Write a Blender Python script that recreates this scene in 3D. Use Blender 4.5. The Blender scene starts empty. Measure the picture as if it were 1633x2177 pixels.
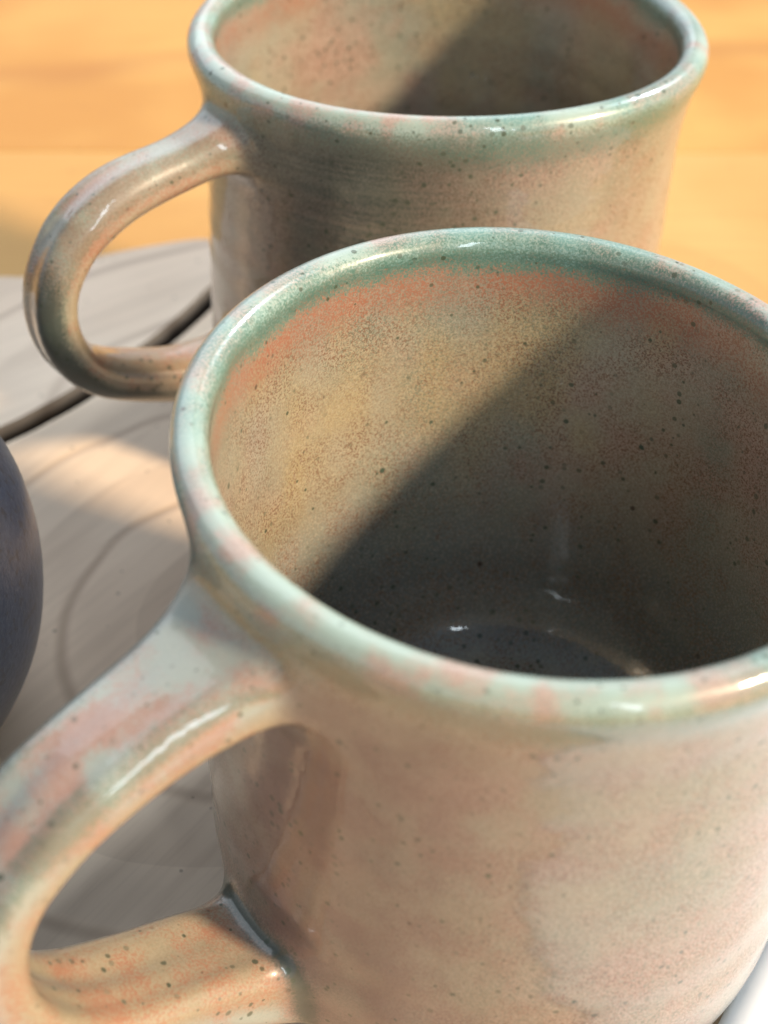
import bpy, bmesh, math, random
import numpy as np
from mathutils import Matrix, Vector

S = bpy.context.scene
COL = S.collection
random.seed(7)
R = 0.042                      # rim radius of a mug, metres
HH = 1.95                      # mug height below the lip centre, in rim radii
BT = 0.43 * R                  # thickness of the wooden board, table top is z = 0
D2R = math.pi / 180

# ------------------------------------------------------------------ camera
PITCH, ROLL = 0.70737, 0.04967
FPX = 3300.0
C1 = np.array([0.42102, 3.49799, -2.67478])      # lip centre of the near mug seen from the camera
C2 = np.array([0.16423, 6.24463, -2.67468])      # lip centre of the far mug
fw = np.array([0, math.cos(PITCH), -math.sin(PITCH)])
rt0 = np.array([1.0, 0, 0]); up0 = np.array([0, math.sin(PITCH), math.cos(PITCH)])
rt = math.cos(ROLL) * rt0 + math.sin(ROLL) * up0
up = math.cos(ROLL) * up0 - math.sin(ROLL) * rt0
camd = bpy.data.cameras.new("camera")
cam = bpy.data.objects.new("camera", camd); COL.objects.link(cam)
M = Matrix(((rt[0], up[0], -fw[0], 0), (rt[1], up[1], -fw[1], 0), (rt[2], up[2], -fw[2], 0), (0, 0, 0, 1)))
loc = -C1 * R + np.array([0, 0, BT + HH * R])
cam.matrix_world = Matrix.Translation(Vector(loc)) @ M
camd.sensor_fit = 'HORIZONTAL'; camd.sensor_width = 36
camd.lens = FPX / 1633 * 36
camd.clip_start = 0.005; camd.clip_end = 50
camd.dof.use_dof = True
camd.dof.focus_distance = 5.05 * R
camd.dof.aperture_fstop = 25
S.camera = cam
S.render.resolution_x, S.render.resolution_y = 768, 1024

# ------------------------------------------------------------------ light
def dirvec(az, el):
    az *= D2R; el *= D2R
    return Vector((math.cos(az) * math.cos(el), math.sin(az) * math.cos(el), math.sin(el)))

W = bpy.data.worlds.new("World"); S.world = W; W.use_nodes = True
wn = W.node_tree.nodes; wl = W.node_tree.links
bg = wn["Background"]; bg.inputs[1].default_value = 0.58
tc = wn.new("ShaderNodeTexCoord"); sx = wn.new("ShaderNodeSeparateXYZ"); cr = wn.new("ShaderNodeValToRGB")
wl.new(tc.outputs["Generated"], sx.inputs[0]); wl.new(sx.outputs[2], cr.inputs[0]); wl.new(cr.outputs[0], bg.inputs[0])
cr.color_ramp.elements[0].position = 0.15; cr.color_ramp.elements[0].color = (0.94, 0.98, 1.0, 1)
cr.color_ramp.elements[1].position = 0.75; cr.color_ramp.elements[1].color = (0.125, 0.19, 0.28, 1)

sd = bpy.data.lights.new("sun", 'SUN'); sun = bpy.data.objects.new("sun", sd); COL.objects.link(sun)
sd.energy = 4.7; sd.color = (1.0, 0.80, 0.56); sd.angle = 6.0 * D2R
sun.rotation_euler = dirvec(-25, 33).to_track_quat('Z', 'Y').to_euler()

def window_fill_light(name, az, el, dist, sx_, sy_, power, col):
    a = bpy.data.lights.new(name, 'AREA'); a.shape = 'RECTANGLE'; a.size = sx_; a.size_y = sy_; a.energy = power; a.color = col
    o = bpy.data.objects.new(name, a); COL.objects.link(o)
    d = dirvec(az, el); o.location = d * dist + Vector((0, 0.05, 0.08)); o.rotation_euler = d.to_track_quat('Z', 'Y').to_euler()
window_fill_light("window_fill_light", 48, 42, 2.0, 0.30, 0.26, 24, (0.80, 0.92, 1.0))
window_fill_light("window_fill_light", 118, 40, 2.2, 2.60, 1.90, 24, (0.86, 0.93, 1.0))  # broad fill added at the back left to brighten the board
window_fill_light("window_fill_light", -64, 32, 2.0, 0.16, 1.00, 6.5, (0.80, 0.92, 1.0))

S.view_settings.view_transform = 'Standard'; S.view_settings.look = 'None'
S.view_settings.exposure = 0.22; S.view_settings.gamma = 1.0
S.render.engine = 'CYCLES'
S.cycles.use_denoising = True
S.cycles.max_bounces = 4; S.cycles.diffuse_bounces = 1; S.cycles.glossy_bounces = 2; S.cycles.transmission_bounces = 0
S.cycles.use_adaptive_sampling = True; S.cycles.adaptive_threshold = 0.02
S.cycles.caustics_reflective = False

# ------------------------------------------------------------------ node helper
class NT:
    def __init__(s, name):
        s.m = bpy.data.materials.new(name); s.m.use_nodes = True
        s.t = s.m.node_tree; s.n = s.t.nodes; s.l = s.t.links
        s.b = s.n["Principled BSDF"]
    def put(s, sock, v):
        if isinstance(v, bpy.types.NodeSocket): s.l.new(v, sock)
        elif isinstance(v, (tuple, list)) and sock.type == 'RGBA' and len(v) == 3: sock.default_value = (*v, 1)
        else: sock.default_value = v
    def math(s, op, a, b=0.0, c=0.0, clamp=False):
        n = s.n.new("ShaderNodeMath"); n.operation = op; n.use_clamp = clamp
        s.put(n.inputs[0], a); s.put(n.inputs[1], b)
        if op in ('MULTIPLY_ADD', 'SMOOTH_MIN', 'WRAP'): s.put(n.inputs[2], c)
        return n.outputs[0]
    def mul(s, a, b): return s.math('MULTIPLY', a, b)
    def add(s, a, b): return s.math('ADD', a, b)
    def mapr(s, v, a, b, c=0.0, d=1.0, smooth=True):
        n = s.n.new("ShaderNodeMapRange"); n.interpolation_type = 'SMOOTHSTEP' if smooth else 'LINEAR'
        s.put(n.inputs[0], v)
        for i, q in enumerate((a, b, c, d)): s.put(n.inputs[i + 1], q)
        return n.outputs[0]
    def mix(s, f, a, b, mode='MIX'):
        n = s.n.new("ShaderNodeMix"); n.data_type = 'RGBA'; n.blend_type = mode; n.clamp_factor = True
        s.put(n.inputs[0], f); s.put(n.inputs[6], a); s.put(n.inputs[7], b)
        return n.outputs[2]
    def noise(s, vec, scale, detail=2.0, rough=0.5, dist=0.0, col=False):
        n = s.n.new("ShaderNodeTexNoise"); s.put(n.inputs["Vector"], vec)
        n.inputs["Scale"].default_value = scale; n.inputs["Detail"].default_value = detail
        n.inputs["Roughness"].default_value = rough; n.inputs["Distortion"].default_value = dist
        return n.outputs["Color" if col else "Fac"]
    def obj(s, scale=(1, 1, 1), loc=(0, 0, 0), kind="Object"):
        t = s.n.new("ShaderNodeTexCoord"); m = s.n.new("ShaderNodeMapping")
        m.inputs["Scale"].default_value = scale; m.inputs["Location"].default_value = loc
        s.l.new(t.outputs[kind], m.inputs[0]); return m.outputs[0]
    def attr(s, name):
        n = s.n.new("ShaderNodeAttribute"); n.attribute_name = name; return n.outputs["Fac"]
    def voro(s, vec, scale, rnd=1.0):
        n = s.n.new("ShaderNodeTexVoronoi"); s.put(n.inputs["Vector"], vec); n.inputs["Scale"].default_value = scale
        n.inputs["Randomness"].default_value = rnd
        return n.outputs["Distance"], n.outputs["Color"]
    def sep(s, v):
        n = s.n.new("ShaderNodeSeparateXYZ"); s.l.new(v, n.inputs[0]); return n.outputs
    def bump(s, h, strength, dist, normal=None):
        n = s.n.new("ShaderNodeBump"); n.inputs["Strength"].default_value = strength; n.inputs["Distance"].default_value = dist
        s.put(n.inputs["Height"], h)
        if normal: s.l.new(normal, n.inputs["Normal"])
        return n.outputs[0]

K = 1.0 / R

def glaze_material(name, shift, band):
    n = NT(name)
    p = n.obj((K, K, K), shift)
    s = n.attr("rim_distance")            # >0 inside, <0 outside, in rim radii from the crest
    edge = n.attr("strap_edge"); pool = n.attr("glaze_pool"); inside = n.attr("inside"); hp = n.attr("handle_zone")
    big, big2, big3, mid = (n.attr(k) for k in ("cloud_a", "cloud_b", "cloud_c", "cloud_d"))   # glaze thickness clouds, 0..1
    fn = n.n.new("ShaderNodeTexNoise"); n.l.new(p, fn.inputs["Vector"]); fn.inputs["Scale"].default_value = 125; fn.inputs["Detail"].default_value = 1; fn.inputs["Roughness"].default_value = .65
    fine = fn.outputs["Fac"]; f3 = n.sep(fn.outputs["Color"]); fine2 = f3[1]; fine3 = f3[2]
    gn = n.mul(n.math('SUBTRACT', fine3, .5), .55)
    big2 = n.add(big2, gn); big3 = n.add(big3, gn)
    tan = (0.46, 0.405, 0.30); sage = (0.29, 0.325, 0.27); pink = (0.56, 0.335, 0.27); ochre = (0.53, 0.40, 0.21)
    mint = (0.45, 0.585, 0.52); teal = (0.085, 0.215, 0.17); rust = (0.46, 0.19, 0.115)
    c = n.mix(n.mul(n.mapr(n.add(big, gn), .25, .80), n.mapr(inside, 0, 1, .55, 1.0)), tan, sage)
    c = n.mix(n.mul(n.mapr(n.add(big2, n.mul(n.math('SUBTRACT', mid, .5), .5)), .22, 1.0), .78), c, pink)
    c = n.mix(n.mul(n.mapr(big3, .42, .85), n.mapr(inside, 0, 1, .15, .85)), c, ochre)
    c = n.mix(n.mul(n.mul(n.mapr(s, .70, 1.45), inside), .85), c, (0.185, 0.225, 0.23))      # grey glaze at the bottom; up the wall it paints in shade
    c = n.mix(n.mul(n.mul(n.mapr(s, 1.62, 1.72), inside), .90), c, (0.50, 0.58, 0.585))
    # fine red-brown and green mottling of the glaze
    f1 = n.mul(n.mapr(fine, .48, .58), n.mapr(mid, .25, .75, .30, .80))
    c = n.mix(f1, c, (0.25, 0.12, 0.065))
    f2 = n.mul(n.mapr(fine2, .50, .60), n.mapr(big, .30, .70, .15, .60))
    c = n.mix(f2, c, (0.17, 0.21, 0.15))
    c = n.mix(n.mul(n.mapr(fine3, .52, .62), .35), c, (0.66, 0.58, 0.45))
    # thin glaze on the lip: pale mint crest, green bands either side, rust band inside
    gr = n.mul(n.math('SUBTRACT', fine2, .5), .16)
    sw = n.add(n.add(s, gr), n.add(n.mul(n.math('SUBTRACT', mid, .5), .045), n.mul(n.math('SUBTRACT', big2, .5), .05)))
    crest = n.mul(n.mapr(sw, -.15, -.06), n.mapr(sw, .04, .12, 1.0, 0.0))
    cc = n.mix(n.mapr(n.add(mid, gn), .42, .72), mint, (0.62, 0.44, 0.39))
    cc = n.mix(n.mul(n.mapr(big, .42, .66), n.mapr(fine, .38, .60, .4, .95)), cc, (0.18, 0.365, 0.335))
    c = n.mix(n.mul(crest, n.mapr(mid, .2, .7, .90, .60)), c, cc)
    gin = n.mul(n.mapr(sw, .02, .075), n.mapr(sw, .11, .17, 1.0, 0.0))
    c = n.mix(n.mul(gin, n.mapr(fine, .40, .62, .85, .45)), c, teal)
    gout = n.mul(n.mapr(sw, -.26, -.15), n.mapr(sw, -.12, -.05, 1.0, 0.0))
    c = n.mix(n.mul(n.mul(gout, n.mapr(fine, .40, .62, .95, .50)), n.mapr(big, .30, .62, .55, 1.0)), c, teal)
    st = n.math('SUBTRACT', big, .5)
    sr = n.add(sw, n.mul(st, .16))
    mark = n.mul(n.mul(n.attr("brush_mark"), n.math('SUBTRACT', 1.0, hp)), n.math('SUBTRACT', 1.0, inside))
    if band > .5:    # soft dark green-grey band brushed on below the lip of the far mug
        brush = n.noise(n.obj((K * .8, K * .8, K * 30)), 1.6, 2, .6)
        bnd = n.mul(n.mul(n.mapr(sw, -1.2, -.55), n.mapr(sw, -.22, -.12, 1.0, 0.0)), n.mapr(brush, .25, .75, .70, 1.0))
        c = n.mix(n.mul(n.mul(bnd, mark), n.mapr(fine, .4, .6, .75, 1.0)), c, (0.10, 0.12, 0.095))
    else:            # mauve-brown glaze on the near mug beside its handle
        c = n.mix(n.mul(n.mul(mark, n.mapr(sw, -.34, -.20, 1.0, 0.0)), n.mapr(n.add(mid, gn), .2, .8, .50, .95)), c, (0.285, 0.185, 0.16))
    rin = n.mul(n.mapr(sr, .12, .18), n.mapr(sr, .18, .34, 1.0, 0.0))
    c = n.mix(n.mul(n.mul(rin, n.mapr(fine, .40, .58, .42, 1.0)), n.mapr(big3, .25, .55, .55, 1.0)), c, rust)
    # handle: green on the strap edges, pink and cream on the faces, teal pooling in the joints
    outer = n.attr("strap_outer")
    c = n.mix(n.mul(n.mul(hp, outer), .40 if band > .5 else .75), c, n.mix(n.mapr(n.add(mid, n.mul(gn, 1.6)), .32, .72), (0.50, 0.57, 0.52), (0.58, 0.41, 0.36)))
    c = n.mix(n.mul(n.mul(hp, n.math('SUBTRACT', 1.0, outer)), .55), c, (0.56, 0.43, 0.26))
    c = n.mix(n.mul(n.mul(hp, n.mapr(n.add(mid, n.mul(n.math('SUBTRACT', fine, .5), 1.6)), .42, .85)), n.mapr(outer, 0, 1, .80, .35)), c, (0.55, 0.25, 0.15))
    ew = n.add(edge, n.add(n.mul(n.math('SUBTRACT', mid, .5), .5), n.mul(n.math('SUBTRACT', fine2, .5), 1.0)))
    c = n.mix(n.mul(n.mapr(ew, .55, 1.05), .40 if band > .5 else .62), c, (0.16, 0.25, 0.17))
    rn = n.add(n.attr("handle_shade"), n.add(n.mul(n.math('SUBTRACT', mid, .5), .45), n.mul(n.math('SUBTRACT', fine2, .5), .8)))
    c = n.mix(n.mul(n.mapr(rn, .25, .85), .82), c, (0.075, 0.10, 0.085))  # dark shade painted onto the lower bend of the far handle
    pw = n.add(pool, n.mul(n.math('SUBTRACT', mid, .5), .35))
    c = n.mix(n.mul(n.mapr(n.add(pw, n.mul(n.math('SUBTRACT', fine2, .5), .6)), .20, .85), .75), c, (0.07, 0.115, 0.09))
    # scattered iron and copper specks
    d1, k1 = n.voro(n.obj((K, K, K), (1.3, .2, .7)), 12.0); ks = n.sep(k1)
    spot = n.mapr(n.math('SUBTRACT', n.add(d1, n.mul(n.math('SUBTRACT', fine, .5), .16)), n.mapr(ks[0], .25, 1.0, -.04, .15, False)), -.05, .02, 1.0, 0.0)
    c = n.mix(n.mul(spot, n.mapr(ks[2], 0, 1, .35, .95)), c, n.mix(n.mapr(ks[1], .72, .85), (0.055, 0.10, 0.07), (0.05, 0.027, 0.015)))
    d2, k2 = n.voro(n.obj((K, K, K), (4.3, 2.2, .1)), 28.0); k2s = n.sep(k2)
    spot2 = n.mapr(n.math('SUBTRACT', d2, n.mapr(n.add(k2s[0], n.mul(n.math('SUBTRACT', big2, .5), .7)), .15, 1.0, -.05, .33, False)), -.09, .02, 1.0, 0.0)
    c = n.mix(n.mul(spot2, n.mapr(k2s[1], 0, 1, .2, .9)), c, (0.08, 0.105, 0.065))
    c = n.mix(1.0, c, n.mix(n.math('MAXIMUM', inside, n.mapr(s, -.25, -.12)), (0.72, 0.73, 0.745), (0.82, 0.83, 0.84)), 'MULTIPLY')
    n.put(n.b.inputs["Base Color"], c)
    n.b.inputs["Roughness"].default_value = 0.34
    n.b.inputs["Specular IOR Level"].default_value = 0.45
    n.b.inputs["Coat Weight"].default_value = 0.85
    n.b.inputs["Coat Roughness"].default_value = 0.035
    n.b.inputs["Coat IOR"].default_value = 1.5
    b1 = n.bump(n.noise(p, 11, 2, .6), .14, .0007)
    n.l.new(b1, n.b.inputs["Normal"]); n.l.new(b1, n.b.inputs["Coat Normal"])
    return n.m

def wood_material(name, centre, a_col, b_col, line_col, spacing, axis, rough=0.6, seed=0.0, stretch=0.7, edge_shade=None):
    n = NT(name)
    p = n.obj((K, K, K), (0, 0, 0))
    ca, sa = math.cos(axis), math.sin(axis)
    q = n.sep(p)
    X = n.math('SUBTRACT', q[0], centre[0]); Y = n.math('SUBTRACT', q[1], centre[1])
    u = n.add(n.mul(X, ca), n.mul(Y, sa)); v = n.add(n.mul(X, -sa), n.mul(Y, ca))
    nz = n.noise(p, .55, 2, .5)
    cmb = n.n.new("ShaderNodeCombineXYZ"); n.put(cmb.inputs[0], n.mul(u, stretch)); n.put(cmb.inputs[1], v); cmb.inputs[2].default_value = seed
    ln = n.n.new("ShaderNodeVectorMath"); ln.operation = 'LENGTH'; n.l.new(cmb.outputs[0], ln.inputs[0])
    r = n.add(ln.outputs["Value"], n.mul(n.math('SUBTRACT', nz, .5), .5))
    fr = n.math('FRACT', n.math('DIVIDE', r, spacing))
    line = n.mapr(n.math('ABSOLUTE', n.math('SUBTRACT', fr, .5)), .0, .07, 1.0, 0.0)
    soft = n.mapr(fr, .5, .95, .0, 1.0)
    # fibres run along the board
    fv = n.n.new("ShaderNodeCombineXYZ"); n.put(fv.inputs[0], n.mul(u, .35)); n.put(fv.inputs[1], n.mul(v, 6)); n.put(fv.inputs[2], n.mul(q[2], 6))
    fib = n.noise(fv.outputs[0], 2.2, 3, .6)
    fib2 = n.noise(fv.outputs[0], 9, 1, .6)
    c = n.mix(n.mapr(nz, .38, .62), a_col, b_col)
    c = n.mix(n.mul(n.mapr(fib, .42, .70), .16), c, line_col)
    c = n.mix(n.mul(n.mapr(fib2, .50, .75), .14), c, line_col)
    c = n.mix(n.mul(line, n.mapr(nz, .3, .6, .42, .68)), c, line_col)
    c = n.mix(n.mul(soft, .22), c, line_col)
    d1, k1 = n.voro(n.obj((K, K, K), (.3, .8, .1)), 13); ks = n.sep(k1)
    pore = n.math('LESS_THAN', d1, n.mapr(ks[0], .5, 1.0, 0, .15, False))
    c = n.mix(n.mul(pore, .5), c, tuple(0.35 * x for x in line_col))
    n.put(n.b.inputs["Base Color"], c)
    if edge_shade:      # shade of the plank gap painted near-black down the plank sides
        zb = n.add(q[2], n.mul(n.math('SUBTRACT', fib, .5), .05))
        c = n.mix(n.mapr(zb, edge_shade - .11, edge_shade - .03, 1.0, 0.0), c, (0.035, 0.025, 0.02))
    n.put(n.b.inputs["Base Color"], c)
    n.b.inputs["Roughness"].default_value = rough
    n.b.inputs["Specular IOR Level"].default_value = 0.35
    h = n.add(n.mul(fib, .6), n.mul(line, -.7))
    n.l.new(n.bump(h, .35, .0006), n.b.inputs["Normal"])
    return n.m

# ------------------------------------------------------------------ small helpers
def tag(o, label=None, cat=None, group=None, kind=None):
    for k, v in (("label", label), ("category", cat), ("group", group), ("kind", kind)):
        if v: o[k] = v
    return o

def empty(name, loc, rz=0.0):
    o = bpy.data.objects.new(name, None); COL.objects.link(o); o.location = loc; o.rotation_euler = (0, 0, rz)
    o.empty_display_size = 0.01
    return o

def mesh_obj(name, verts, faces, mat, parent=None, smooth=True):
    me = bpy.data.meshes.new(name); me.from_pydata([tuple(v) for v in verts], [], [tuple(f) for f in faces]); me.update()
    if smooth: me.polygons.foreach_set("use_smooth", [True] * len(me.polygons))
    me.materials.append(mat)
    o = bpy.data.objects.new(name, me); COL.objects.link(o)
    if parent: o.parent = parent
    return o

def catmull(pts, n, closed=False):
    P = np.array(pts, float); m = len(P); out = []
    segs = m if closed else m - 1
    for i in range(segs):
        g = lambda k: P[k % m] if closed else P[min(max(k, 0), m - 1)]
        p0, p1, p2, p3 = g(i - 1), g(i), g(i + 1), g(i + 2)
        for t in np.linspace(0, 1, n, endpoint=False):
            out.append(.5 * ((2 * p1) + (-p0 + p2) * t + (2 * p0 - 5 * p1 + 4 * p2 - p3) * t * t + (-p0 + 3 * p1 - 3 * p2 + p3) * t ** 3))
    if not closed: out.append(P[-1])
    return np.array(out)

# ------------------------------------------------------------------ table and board
def slab(name, outline, z0, z1, bevel, mat, parent=None, segs=6, dense=8):
    O = catmull(outline, dense, True) if dense else np.array(outline, float)
    bm = bmesh.new()
    vs = [bm.verts.new((x * R, y * R, z0)) for x, y in O]
    f = bm.faces.new(vs)
    f.normal_update()
    if f.normal.z > 0: f.normal_flip()
    r = bmesh.ops.extrude_face_region(bm, geom=[f])
    tv = [g for g in r["geom"] if isinstance(g, bmesh.types.BMVert)]
    for v in tv: v.co.z = z1
    te = [e for e in bm.edges if all(abs(v.co.z - z1) < 1e-7 for v in e.verts)]
    bmesh.ops.recalc_face_normals(bm, faces=bm.faces)
    bmesh.ops.bevel(bm, geom=te, offset=bevel, segments=segs, profile=.5, affect='EDGES', clamp_overlap=True)
    me = bpy.data.meshes.new(name); bm.to_mesh(me); bm.free()
    for pl in me.polygons: pl.use_smooth = abs(pl.normal.z) < .999 and len(pl.vertices) == 4
    me.materials.append(mat)
    o = bpy.data.objects.new(name, me); COL.objects.link(o)
    if parent: o.parent = parent
    return o

table_wood = wood_material("honey wood", (6, 5.2), (0.60, 0.325, 0.085), (0.50, 0.235, 0.05), (0.42, 0.18, 0.04), 2.6, 0.05, .55, 2.0, .25)
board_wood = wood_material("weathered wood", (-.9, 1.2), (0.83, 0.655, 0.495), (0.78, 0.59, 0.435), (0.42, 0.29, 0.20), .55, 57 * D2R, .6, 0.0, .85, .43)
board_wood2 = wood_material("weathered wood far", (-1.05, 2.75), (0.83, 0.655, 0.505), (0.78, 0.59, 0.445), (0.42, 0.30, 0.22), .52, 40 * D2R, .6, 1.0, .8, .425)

table_wood2 = wood_material("pale honey wood", (-5, 3.5), (0.61, 0.355, 0.115), (0.55, 0.30, 0.085), (0.44, 0.20, 0.05), 2.2, 0.10, .55, 4.0, .25)
table = empty("table_top", (0, 0, 0))
tag(table, kind="structure")
ta, tb_ = np.array([math.cos(.10), math.sin(.10)]), np.array([-math.sin(.10), math.cos(.10)])
edges = [-12.0, -6.6, -2.2, 2.0, 6.25, 10.6, 15.1, 19.4, 24.0]
for k in range(len(edges) - 1):
    lo, hi = edges[k] + .004, edges[k + 1] - .004
    crn = [tuple(ta * q + tb_ * w) for q, w in ((-26, lo), (26, lo), (26, hi), (-26, hi))]
    slab("plank", crn, -.025, 0.0, .0003, table_wood2 if k in (3, 0, 6) else table_wood, table, 2, 0)

board = empty("wooden_board", (0, 0, 0))
tag(board, "weathered grey-beige wooden board of two planks under the mugs", "board")
GAP = [(-4.4, 0.35), (-3.6, 1.15), (-2.9, 1.72), (-2.25, 2.32), (-2.09, 2.49), (-1.93, 2.69), (-1.62, 3.15), (-1.40, 3.61), (-1.27, 4.0)]
near_pl = GAP + [(-1.12, 4.25), (-.3, 4.22), (.6, 4.0), (1.5, 3.5), (2.6, 2.0), (3.0, .2), (2.7, -2.2), (.4, -3.0), (-2.8, -3.0), (-4.5, -1.2)]
far_pl = [(x - .075, y + .06) for x, y in GAP][::-1] + [(-4.9, .9), (-5.1, 2.2), (-4.6, 3.3), (-3.5, 3.65), (-2.59, 3.74), (-2.45, 3.76), (-2.14, 3.97), (-1.82, 4.14), (-1.5, 4.24)]
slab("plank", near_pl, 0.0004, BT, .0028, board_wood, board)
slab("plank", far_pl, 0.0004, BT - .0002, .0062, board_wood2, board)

# ------------------------------------------------------------------ mug: signed distance field, surface nets
def seg_sdf(poly, RHO, Z):
    P = poly; Q = np.roll(poly, -1, 0)
    d = np.full(RHO.shape, 1e9); ins = np.zeros(RHO.shape, bool)
    for a, b in zip(P, Q):
        ab = b - a; l2 = (ab ** 2).sum()
        tt = np.clip(((RHO - a[0]) * ab[0] + (Z - a[1]) * ab[1]) / l2, 0, 1)
        d = np.minimum(d, (RHO - a[0] - tt * ab[0]) ** 2 + (Z - a[1] - tt * ab[1]) ** 2)
        if a[1] != b[1]:
            c = ((a[1] > Z) != (b[1] > Z)) & (RHO < (b[0] - a[0]) * (Z - a[1]) / (b[1] - a[1]) + a[0])
            ins ^= c
    d = np.sqrt(d); d[ins] *= -1
    return d

LIP = 0.057
def profile():
    outer = catmull([(0.80, -1.95), (0.90, -1.945), (0.955, -1.90), (0.985, -1.80), (1.005, -1.60), (1.01, -1.30), (1.006, -.95), (0.999, -.60), (0.998, -.35), (1.012, -.20), (1.027, -.12), (1.046, -.058), (1.056, -.02)], 8)
    lip = np.array([(1 + LIP * math.cos(a), LIP * math.sin(a)) for a in np.linspace(0, math.pi, 40)])
    inner = catmull([(0.945, -.03), (0.942, -.10), (0.943, -.25), (0.938, -.60), (0.925, -.95), (0.905, -1.2), (0.868, -1.40), (0.79, -1.545), (0.66, -1.615), (0.45, -1.635), (0.2, -1.64), (-.4, -1.64)], 8)
    foot = np.array([(-.4, -1.88), (0.70, -1.88), (0.745, -1.91), (0.765, -1.945)])
    return np.concatenate([outer, lip, inner, foot])
TS = 0.006
tr = np.arange(-.1, 2.3, TS); tz = np.arange(-2.2, .35, TS)
TAB = seg_sdf(profile(), *np.meshgrid(tr, tz, indexing='ij'))

def tab(rho, z):
    # smooth (quadratic-ish) lookup: bilinear on a fine table
    a = np.clip((rho - tr[0]) / TS, 0, len(tr) - 1.001); b = np.clip((z - tz[0]) / TS, 0, len(tz) - 1.001)
    i = a.astype(int); j = b.astype(int); a -= i; b -= j
    return (TAB[i, j] * (1 - a) * (1 - b) + TAB[i + 1, j] * a * (1 - b) + TAB[i, j + 1] * (1 - a) * b + TAB[i + 1, j + 1] * a * b)

def vnoise(P, scale, seed, octaves=3, gain=.55):
    """smooth value noise on an (n,3) array, about 0..1"""
    out = np.zeros(len(P)); amp = 1.0; tot = 0.0
    for o in range(octaves):
        q = P * scale * 2 ** o + seed * 17.31 + o * 5.7
        i = np.floor(q).astype(np.int64); f = q - i; f = f * f * f * (f * (f * 6 - 15) + 10)
        acc = 0
        for a in (0, 1):
            for b in (0, 1):
                for c in (0, 1):
                    h = ((i[:, 0] + a) * 73856093) ^ ((i[:, 1] + b) * 19349663) ^ ((i[:, 2] + c) * 83492791) ^ (seed * 2654435 + o * 97)
                    h = (h ^ (h >> 13)) * 1274126177 & 0xFFFFFFFF; h = ((h ^ (h >> 16)) * 2246822519) & 0xFFFFFFFF
                    v = ((h >> 8) & 0xFFFF) / 65535.0
                    acc = acc + v * (f[:, 0] if a else 1 - f[:, 0]) * (f[:, 1] if b else 1 - f[:, 1]) * (f[:, 2] if c else 1 - f[:, 2])
        out += amp * acc; tot += amp; amp *= gain
    return np.clip((out / tot - .5) * 1.25 + .5, 0, 1)

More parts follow.
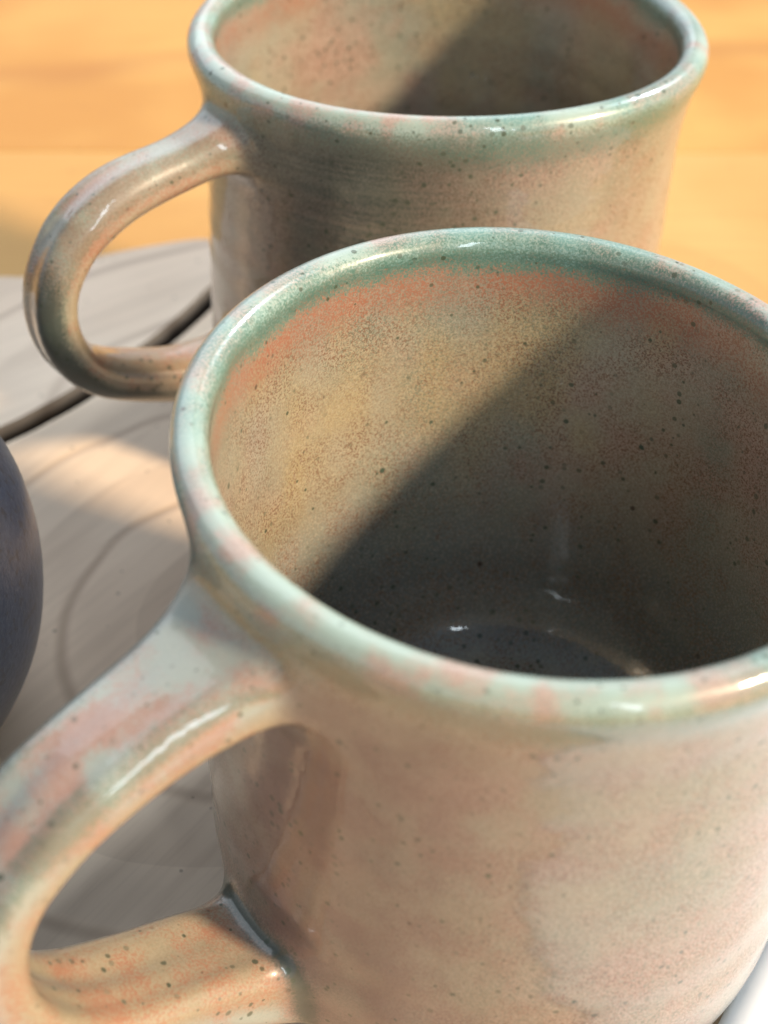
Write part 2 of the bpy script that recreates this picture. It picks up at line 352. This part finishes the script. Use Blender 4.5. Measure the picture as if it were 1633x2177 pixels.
class Mug:
    def __init__(s, phi, shape, line, ktop, kbot, seed, hw, lean, rr, run=False):
        s.phi, s.sh, s.seed, s.hw, s.rr = phi, shape, seed, hw, rr
        s.run = run; s.mk = (1.85, .55) if run else (2.15, .60)  # run: this mug gets the shade painted on its handle's lower bend
        s.lean = (lean * math.cos(phi), -lean * math.sin(phi))     # world +x lean of the lower body, in mug axes
        L = catmull(line, 30)
        for _ in range(40): L[1:-1] = .25 * L[:-2] + .5 * L[1:-1] + .25 * L[2:]
        seg = np.hypot(*(L[1:] - L[:-1]).T); cs = np.concatenate([[0], np.cumsum(seg)])
        s.len = cs[-1]; s.s = np.linspace(0, s.len, 220)
        s.P = np.stack([np.interp(s.s, cs, L[:, k]) for k in (0, 1)], 1)
        T = np.gradient(s.P, axis=0); T /= np.linalg.norm(T, axis=1)[:, None]
        s.T = T; s.N = np.stack([-T[:, 1], T[:, 0]], 1)
        s.kt, s.kb = ktop, kbot
        rs = np.random.RandomState(seed)
        s.rip = [(rs.uniform(14, 40), rs.uniform(0, 6.28), rs.uniform(.0004, .0012)) for _ in range(4)]
    def warp(s, x, y, z):
        lo = np.clip(-z - .4, 0, 2); x = x - lo * s.lean[0]; y = y - lo * s.lean[1]
        th = np.arctan2(y, x) + s.phi
        a2, b2, tx, ty, a3, b3 = s.sh
        rad = a2 * np.cos(2 * th) + b2 * np.sin(2 * th) + a3 * np.cos(3 * th) + b3 * np.sin(3 * th)
        w = np.clip(1 + z * .35, .35, 1)
        rho = np.hypot(x, y) / (1 + rad * w)
        zz = z - (tx * np.cos(th) + ty * np.sin(th)) * np.hypot(x, y) * np.clip(1 + z * .7, 0, 1)
        return rho, zz, th
    def body(s, p):
        rho, zz, th = s.warp(p[:, 0], p[:, 1], p[:, 2])
        d = tab(rho, zz)
        w = np.clip((-zz - .1) * 6, 0, 1) * np.clip((rho - .6) * 4, 0, 1)
        for f, ph, a in s.rip: d = d + w * a * np.sin(f * zz + ph + .6 * np.sin(th + ph))
        return d
    def handle(s, p, full=False):
        x, y, z = p.T
        d = np.full(len(p), 1.0); ed = np.zeros(len(p)); ou = np.zeros(len(p)); ru = np.zeros(len(p))
        idx = np.where((x > .70) & (np.abs(y) < .55))[0]
        for k in range(0, len(idx), 20000):
            ii = idx[k:k + 20000]
            q = np.stack([x[ii], z[ii]], 1)
            dd = (q[:, :1] - s.P[None, :, 0]) ** 2 + (q[:, 1:] - s.P[None, :, 1]) ** 2
            m = dd.argmin(1)
            off = q - s.P[m]; t_ = (off * s.T[m]).sum(1)
            ss = np.clip(s.s[m] + t_, 0, s.len)
            Pc = np.stack([np.interp(ss, s.s, s.P[:, c]) for c in (0, 1)], 1)
            Nn = np.stack([np.interp(ss, s.s, s.N[:, c]) for c in (0, 1)], 1); Nn /= np.linalg.norm(Nn, axis=1)[:, None]
            off = q - Pc; nn = (off * Nn).sum(1); tl = np.sqrt(np.maximum((off ** 2).sum(1) - nn ** 2, 0))
            u = ss / s.len
            hw = s.hw + .055 * np.exp(-(u / .10) ** 2) + .035 * np.exp(-((1 - u) / .12) ** 2) + .006 * np.sin(9 * u + s.seed)
            ht = .088 + .02 * np.exp(-(u / .12) ** 2) + .042 * np.exp(-((1 - u - .05) / .13) ** 2) + .004 * np.sin(13 * u + s.seed)
            rr = s.rr
            # slightly domed strap
            yy = y[ii] + .02 * np.sin(5 * u + s.seed)
            nn2 = nn + .35 * yy ** 2 + .0045 * np.cos(yy * 52 + 1.5 * np.sin(7 * u)) * np.exp(-((u - .5) / .32) ** 4) + .004 * np.sin(21 * u + 9 * yy)
            ax = np.abs(y[ii]) - (hw - rr); an = np.abs(nn2) - (ht - rr)
            dist = np.sqrt(np.maximum(ax, 0) ** 2 + np.maximum(an, 0) ** 2) + np.minimum(np.maximum(ax, an), 0) - rr
            dist = np.where(tl > 1e-4, np.sqrt(np.maximum(dist, 0) ** 2 + tl ** 2) + np.minimum(dist, 0), dist)
            rho = np.hypot(x[ii], y[ii])
            d[ii] = dist + np.maximum(0, .975 - rho) * 3
            if full and s.run: ru[ii] = np.clip(.5 + (nn2 - .01) / .06, 0, 1) * np.clip((u - .38) / .10, 0, 1) * np.clip((.99 - u) / .2, 0, 1) * np.clip((yy + .06) / .05, 0, 1)  # mask for the painted shade, outer face of the lower arm
            if full: ou[ii] = np.clip(.5 + nn2 / .07, 0, 1)
            if full: ed[ii] = np.clip(1 - np.abs(np.hypot(ax, nn2) - np.hypot(rr * .7, ht - rr * .3)) / .017, 0, 1) * (ax > -.02) * (nn2 > 0)
        return (d, ed, ou, ru) if full else d
    def sdf(s, p):
        a = s.body(p); b = s.handle(p)
        k = np.where(p[:, 2] > -.8, s.kt, s.kb)
        h = np.maximum(k - np.abs(a - b), 0) / k
        return np.minimum(a, b) - h * h * h * k / 6
    def normal(s, p, e=.004):
        g = np.stack([s.sdf(p + np.eye(3)[c] * e) - s.sdf(p - np.eye(3)[c] * e) for c in range(3)], 1)
        return g / np.maximum(np.linalg.norm(g, axis=1), 1e-9)[:, None]
    def build(s, h=.0175):
        gx = np.arange(-1.13, 2.08, h); gy = np.arange(-1.13, 1.13, h); gz = np.arange(-2.0, .14, h)
        X, Y, Z = np.meshgrid(gx, gy, gz, indexing='ij')
        V = s.sdf(np.stack([X.ravel(), Y.ravel(), Z.ravel()], 1)).reshape(X.shape)
        G = V < 0
        n0, n1, n2 = (len(gx) - 1, len(gy) - 1, len(gz) - 1)
        cnt = np.zeros((n0, n1, n2), int)
        for a in (0, 1):
            for b in (0, 1):
                for c in (0, 1): cnt += G[a:n0 + a, b:n1 + b, c:n2 + c]
        act = (cnt > 0) & (cnt < 8)
        ids = -np.ones(act.shape, int); I = np.argwhere(act); ids[act] = np.arange(len(I))
        acc = np.zeros((len(I), 3)); num = np.zeros(len(I))
        for ax in range(3):
            o1, o2 = [q for q in range(3) if q != ax]
            for a in (0, 1):
                for b in (0, 1):
                    i0 = I.copy(); i0[:, o1] += a; i0[:, o2] += b
                    i1 = i0.copy(); i1[:, ax] += 1
                    v0 = V[tuple(i0.T)]; v1 = V[tuple(i1.T)]
                    m = (v0 < 0) != (v1 < 0)
                    tt = np.where(m, v0 / np.where(m, v0 - v1, 1), 0)
                    pt = (i0 - I).astype(float); pt[:, ax] += tt
                    acc += pt * m[:, None]; num += m
        P = np.array([gx[0], gy[0], gz[0]]) + (I + acc / num[:, None]) * h
        quads = []
        for ax in range(3):
            o1, o2 = [(1, 2), (2, 0), (0, 1)][ax]
            sl0 = [slice(1, -1)] * 3; sl1 = [slice(1, -1)] * 3
            sl0[ax] = slice(0, -1); sl1[ax] = slice(1, None)
            A, B = G[tuple(sl0)], G[tuple(sl1)]
            for inv in (0, 1):
                E = np.argwhere((A & ~B) if not inv else (~A & B))
                base = E.copy(); base[:, o1] += 1; base[:, o2] += 1
                def cid(d1, d2):
                    q = base.copy(); q[:, o1] += d1; q[:, o2] += d2
                    return ids[tuple(q.T)]
                f = np.stack([cid(-1, -1), cid(0, -1), cid(0, 0), cid(-1, 0)], 1)
                quads.append(f[:, ::-1] if inv else f)
        F = np.concatenate(quads)
        for _ in range(3):
            nr = s.normal(P); P = P - nr * np.clip(s.sdf(P), -h, h)[:, None]
        # tangential relaxation keeps the net even
        nv = len(P)
        for _ in range(2):
            sm = np.zeros_like(P); ct = np.zeros(nv)
            for a in range(4):
                b = (a + 1) % 4
                np.add.at(sm, F[:, a], P[F[:, b]]); np.add.at(ct, F[:, a], 1)
                np.add.at(sm, F[:, b], P[F[:, a]]); np.add.at(ct, F[:, b], 1)
            dl = sm / ct[:, None] - P; nr = s.normal(P)
            P = P + .6 * (dl - nr * (dl * nr).sum(1)[:, None])
            P = P - nr * np.clip(s.sdf(P), -h, h)[:, None]
        nr = s.normal(P, .007)
        db = s.body(P); dh, ed, ou, ru = s.handle(P, True)
        rho, zz, th = s.warp(*P.T)
        ang = np.arctan2(zz, rho - 1)
        near = zz > -.02
        sarc = np.where(near, LIP * (ang - math.pi / 2), 0)
        sarc = np.where(near & (ang < -math.pi / 2), LIP * math.pi / 2, sarc)
        ins = rho < .972
        sarc = np.where(~near, np.where(ins, LIP * 1.5 + (-zz), -LIP * 1.5 + zz), sarc)
        sarc = sarc + np.where(dh < .03, -(np.maximum(0, rho - 1.06)) * .8, 0)
        hz = np.clip((.05 - dh) / .05, 0, 1) * np.clip((rho - 1.04) / .08, 0, 1)
        pool = np.clip(1 - np.abs(db - dh) / .09, 0, 1) * np.clip((-P[:, 2] - .8) * 4, 0, 1)
        ed = ed * np.clip((rho - 1.05) / .05, 0, 1) * (dh < .02)
        sq = np.array([1, 1, .45])
        clouds = dict(cloud_a=vnoise(P * sq, 2.2, s.seed + 11), cloud_b=vnoise(P, 3.0, s.seed + 23), cloud_c=vnoise(P * np.array([1, 1, .6]), 2.6, s.seed + 37), cloud_d=vnoise(P, 8.0, s.seed + 51, 3), brush_mark=np.exp(-((((th + s.mk[0] + math.pi) % (2 * math.pi)) - math.pi) / s.mk[1]) ** 2))
        at = dict(**clouds, strap_outer=ou, handle_shade=ru * (dh < .02), rim_distance=sarc, strap_edge=ed, handle_zone=hz, glaze_pool=pool, inside=(ins & (zz < 0)).astype(float))
        side = (dh < db)[F].sum(1) >= 2
        return P, nr, F, side, at

def nurb(P): return P

def mug_object(mug, root_loc, label, mat):
    root = empty("mug", root_loc, mug.phi)
    tag(root, label, "mug", "speckled stoneware mugs on the board")
    P, nr, F, side, at = mug.build()
    for name, sel in (("body", ~side), ("handle", side)):
        f = F[sel]; used = np.unique(f); mp = -np.ones(len(P), int); mp[used] = np.arange(len(used))
        v = P[used].copy(); v[:, 2] += HH; v *= R
        me = bpy.data.meshes.new(name)
        me.vertices.add(len(v)); me.vertices.foreach_set("co", v.ravel().astype(np.float32))
        fl = mp[f]
        me.loops.add(fl.size); me.loops.foreach_set("vertex_index", fl.ravel().astype(np.int32))
        me.polygons.add(len(fl)); me.polygons.foreach_set("loop_start", (np.arange(len(fl)) * 4).astype(np.int32))
        me.update(calc_edges=True); me.validate()
        me.polygons.foreach_set("use_smooth", np.ones(len(me.polygons), bool))
        for k, a in at.items():
            la = me.attributes.new(k, 'FLOAT', 'POINT'); la.data.foreach_set("value", a[used].astype(np.float32))
        me.normals_split_custom_set_from_vertices([tuple(q) for q in nr[used]])
        me.materials.append(mat)
        o = bpy.data.objects.new(name, me); COL.objects.link(o); o.parent = root
    return root

front_line = [(.9, -.17), (1.0, -.20), (1.15, -.255), (1.35, -.31), (1.52, -.37), (1.65, -.44), (1.79, -.57), (1.87, -.75), (1.87, -.95), (1.80, -1.13), (1.67, -1.28), (1.49, -1.39), (1.27, -1.50), (1.12, -1.60), (1.0, -1.67), (.9, -1.71)]
back_line = [(.9, -.165), (1.0, -.185), (1.18, -.215), (1.33, -.25), (1.59, -.30), (1.77, -.40), (1.87, -.54), (1.905, -.68), (1.89, -.83), (1.83, -.97), (1.72, -1.08), (1.55, -1.16), (1.34, -1.23), (1.15, -1.27), (.99, -1.29), (.9, -1.30)]
near_mug = Mug(221 * D2R, (-0.02181, -0.01155, -0.01064, 0.00489, -0.00051, -0.00326), front_line, .24, .22, 1, .168, .03, .070)
far_mug = Mug(218 * D2R, (0.01459, 0.01821, 0.0141, -0.02282, 0.00784, -0.0238), back_line, .22, .18, 4, .125, 0.0, .083, True)
g1 = glaze_material("speckled glaze", (0.3, 0.0, 0.6), .35); g2 = glaze_material("speckled glaze far", (7.1, 3.4, 2.2), 1.0)
mug_object(near_mug, (0, 0, BT), "near speckled stoneware mug seen into, its handle pointing towards the lower left corner", g1)
dC = (C2 - C1) * R
mug_object(far_mug, (dC[0], dC[1], BT), "far speckled stoneware mug behind the other mug, whole looped handle in view", g2)

# ------------------------------------------------------------------ dark blue pot at the left
def blue_glaze():
    n = NT("dark blue glaze")
    p = n.obj((K, K, K))
    big = n.noise(p, 1.6, 3, .55); fine = n.noise(p, 45, 3, .65)
    c = n.mix(n.mapr(big, .38, .62), (0.045, 0.060, 0.095), (0.055, 0.055, 0.07))
    c = n.mix(n.mul(n.mapr(fine, .45, .68), .45), c, (0.10, 0.115, 0.15))
    c = n.mix(n.mul(n.mapr(n.noise(p, 30, 2, .5), .56, .66), .6), c, (0.03, 0.025, 0.025))
    n.put(n.b.inputs["Base Color"], c); n.b.inputs["Roughness"].default_value = .38
    n.b.inputs["Coat Weight"].default_value = .35; n.b.inputs["Coat Roughness"].default_value = .32
    n.l.new(n.bump(n.noise(p, 40, 3, .6), .3, .0004), n.b.inputs["Normal"])
    return n.m

def lathe(name, prof, seg, mat, parent=None):
    vs, fs = [], []
    for i in range(seg):
        a = 2 * math.pi * i / seg
        for r, z in prof: vs.append((r * math.cos(a) * R, r * math.sin(a) * R, z * R))
    m = len(prof)
    for i in range(seg):
        j = (i + 1) % seg
        for k in range(m - 1): fs.append((i * m + k, j * m + k, j * m + k + 1, i * m + k + 1))
    return mesh_obj(name, vs, fs, mat, parent)

pot_prof = catmull([(0.005, .03), (.40, .03), (.46, 0.0), (.52, .03), (.66, .22), (.78, .50), (.82, .80), (.79, 1.08), (.70, 1.30), (.60, 1.42), (.57, 1.48), (.60, 1.55), (.615, 1.585), (.595, 1.61), (.565, 1.59), (.53, 1.48), (.56, 1.40), (.66, 1.26), (.74, 1.05), (.76, .8), (.72, .52), (.60, .27), (.40, .13), (.005, .12)], 5)
pot = lathe("pot", pot_prof, 96, blue_glaze())
pot.location = (-2.45 * R, .45 * R, BT)
tag(pot, "dark blue-grey round-bellied pot cut off by the left edge", "pot")

# ------------------------------------------------------------------ white sheet of paper by the near mug
def paper():
    n = NT("white paper")
    p = n.obj((K, K, K))
    n.put(n.b.inputs["Base Color"], n.mix(n.noise(p, 20, 3, .6), (.78, .79, .83), (.84, .85, .88)))
    n.b.inputs["Roughness"].default_value = .8
    n.l.new(n.bump(n.noise(p, 3, 3, .5), .2, .0008), n.b.inputs["Normal"])
    return n.m
nv = np.array([.87, -.493]); tv = np.array([.493, .87])
vs, fs = [], []
NU, NV_ = 14, 18
for lay in (0, 1):
    for i in range(NU):
        for j in range(NV_):
            a = .99 + 1.35 * i / (NU - 1); b = -1.7 + 2.5 * j / (NV_ - 1)
            q = nv * a + tv * b
            lift = .0012 * (i / (NU - 1)) ** 2 * (1 + .5 * math.sin(4 * j / NV_))
            vs.append((q[0] * R, q[1] * R, BT + .0005 + lift + (.00025 if lay else 0)))
for i in range(NU - 1):
    for j in range(NV_ - 1):
        a = i * NV_ + j
        fs.append((a, a + 1, a + NV_ + 1, a + NV_)); b = a + NU * NV_
        fs.append((b, b + NV_, b + NV_ + 1, b + 1))
rim_i = [i * NV_ for i in range(NU)] + [(NU - 1) * NV_ + j for j in range(1, NV_)] + [i * NV_ + NV_ - 1 for i in range(NU - 2, -1, -1)] + [j for j in range(NV_ - 2, 0, -1)]
for a, b in zip(rim_i, rim_i[1:] + rim_i[:1]): fs.append((a, b, b + NU * NV_, a + NU * NV_))
sheet = mesh_obj("paper_sheet", vs, fs, paper())
tag(sheet, "white paper sheet on the board in the lower right corner", "paper")
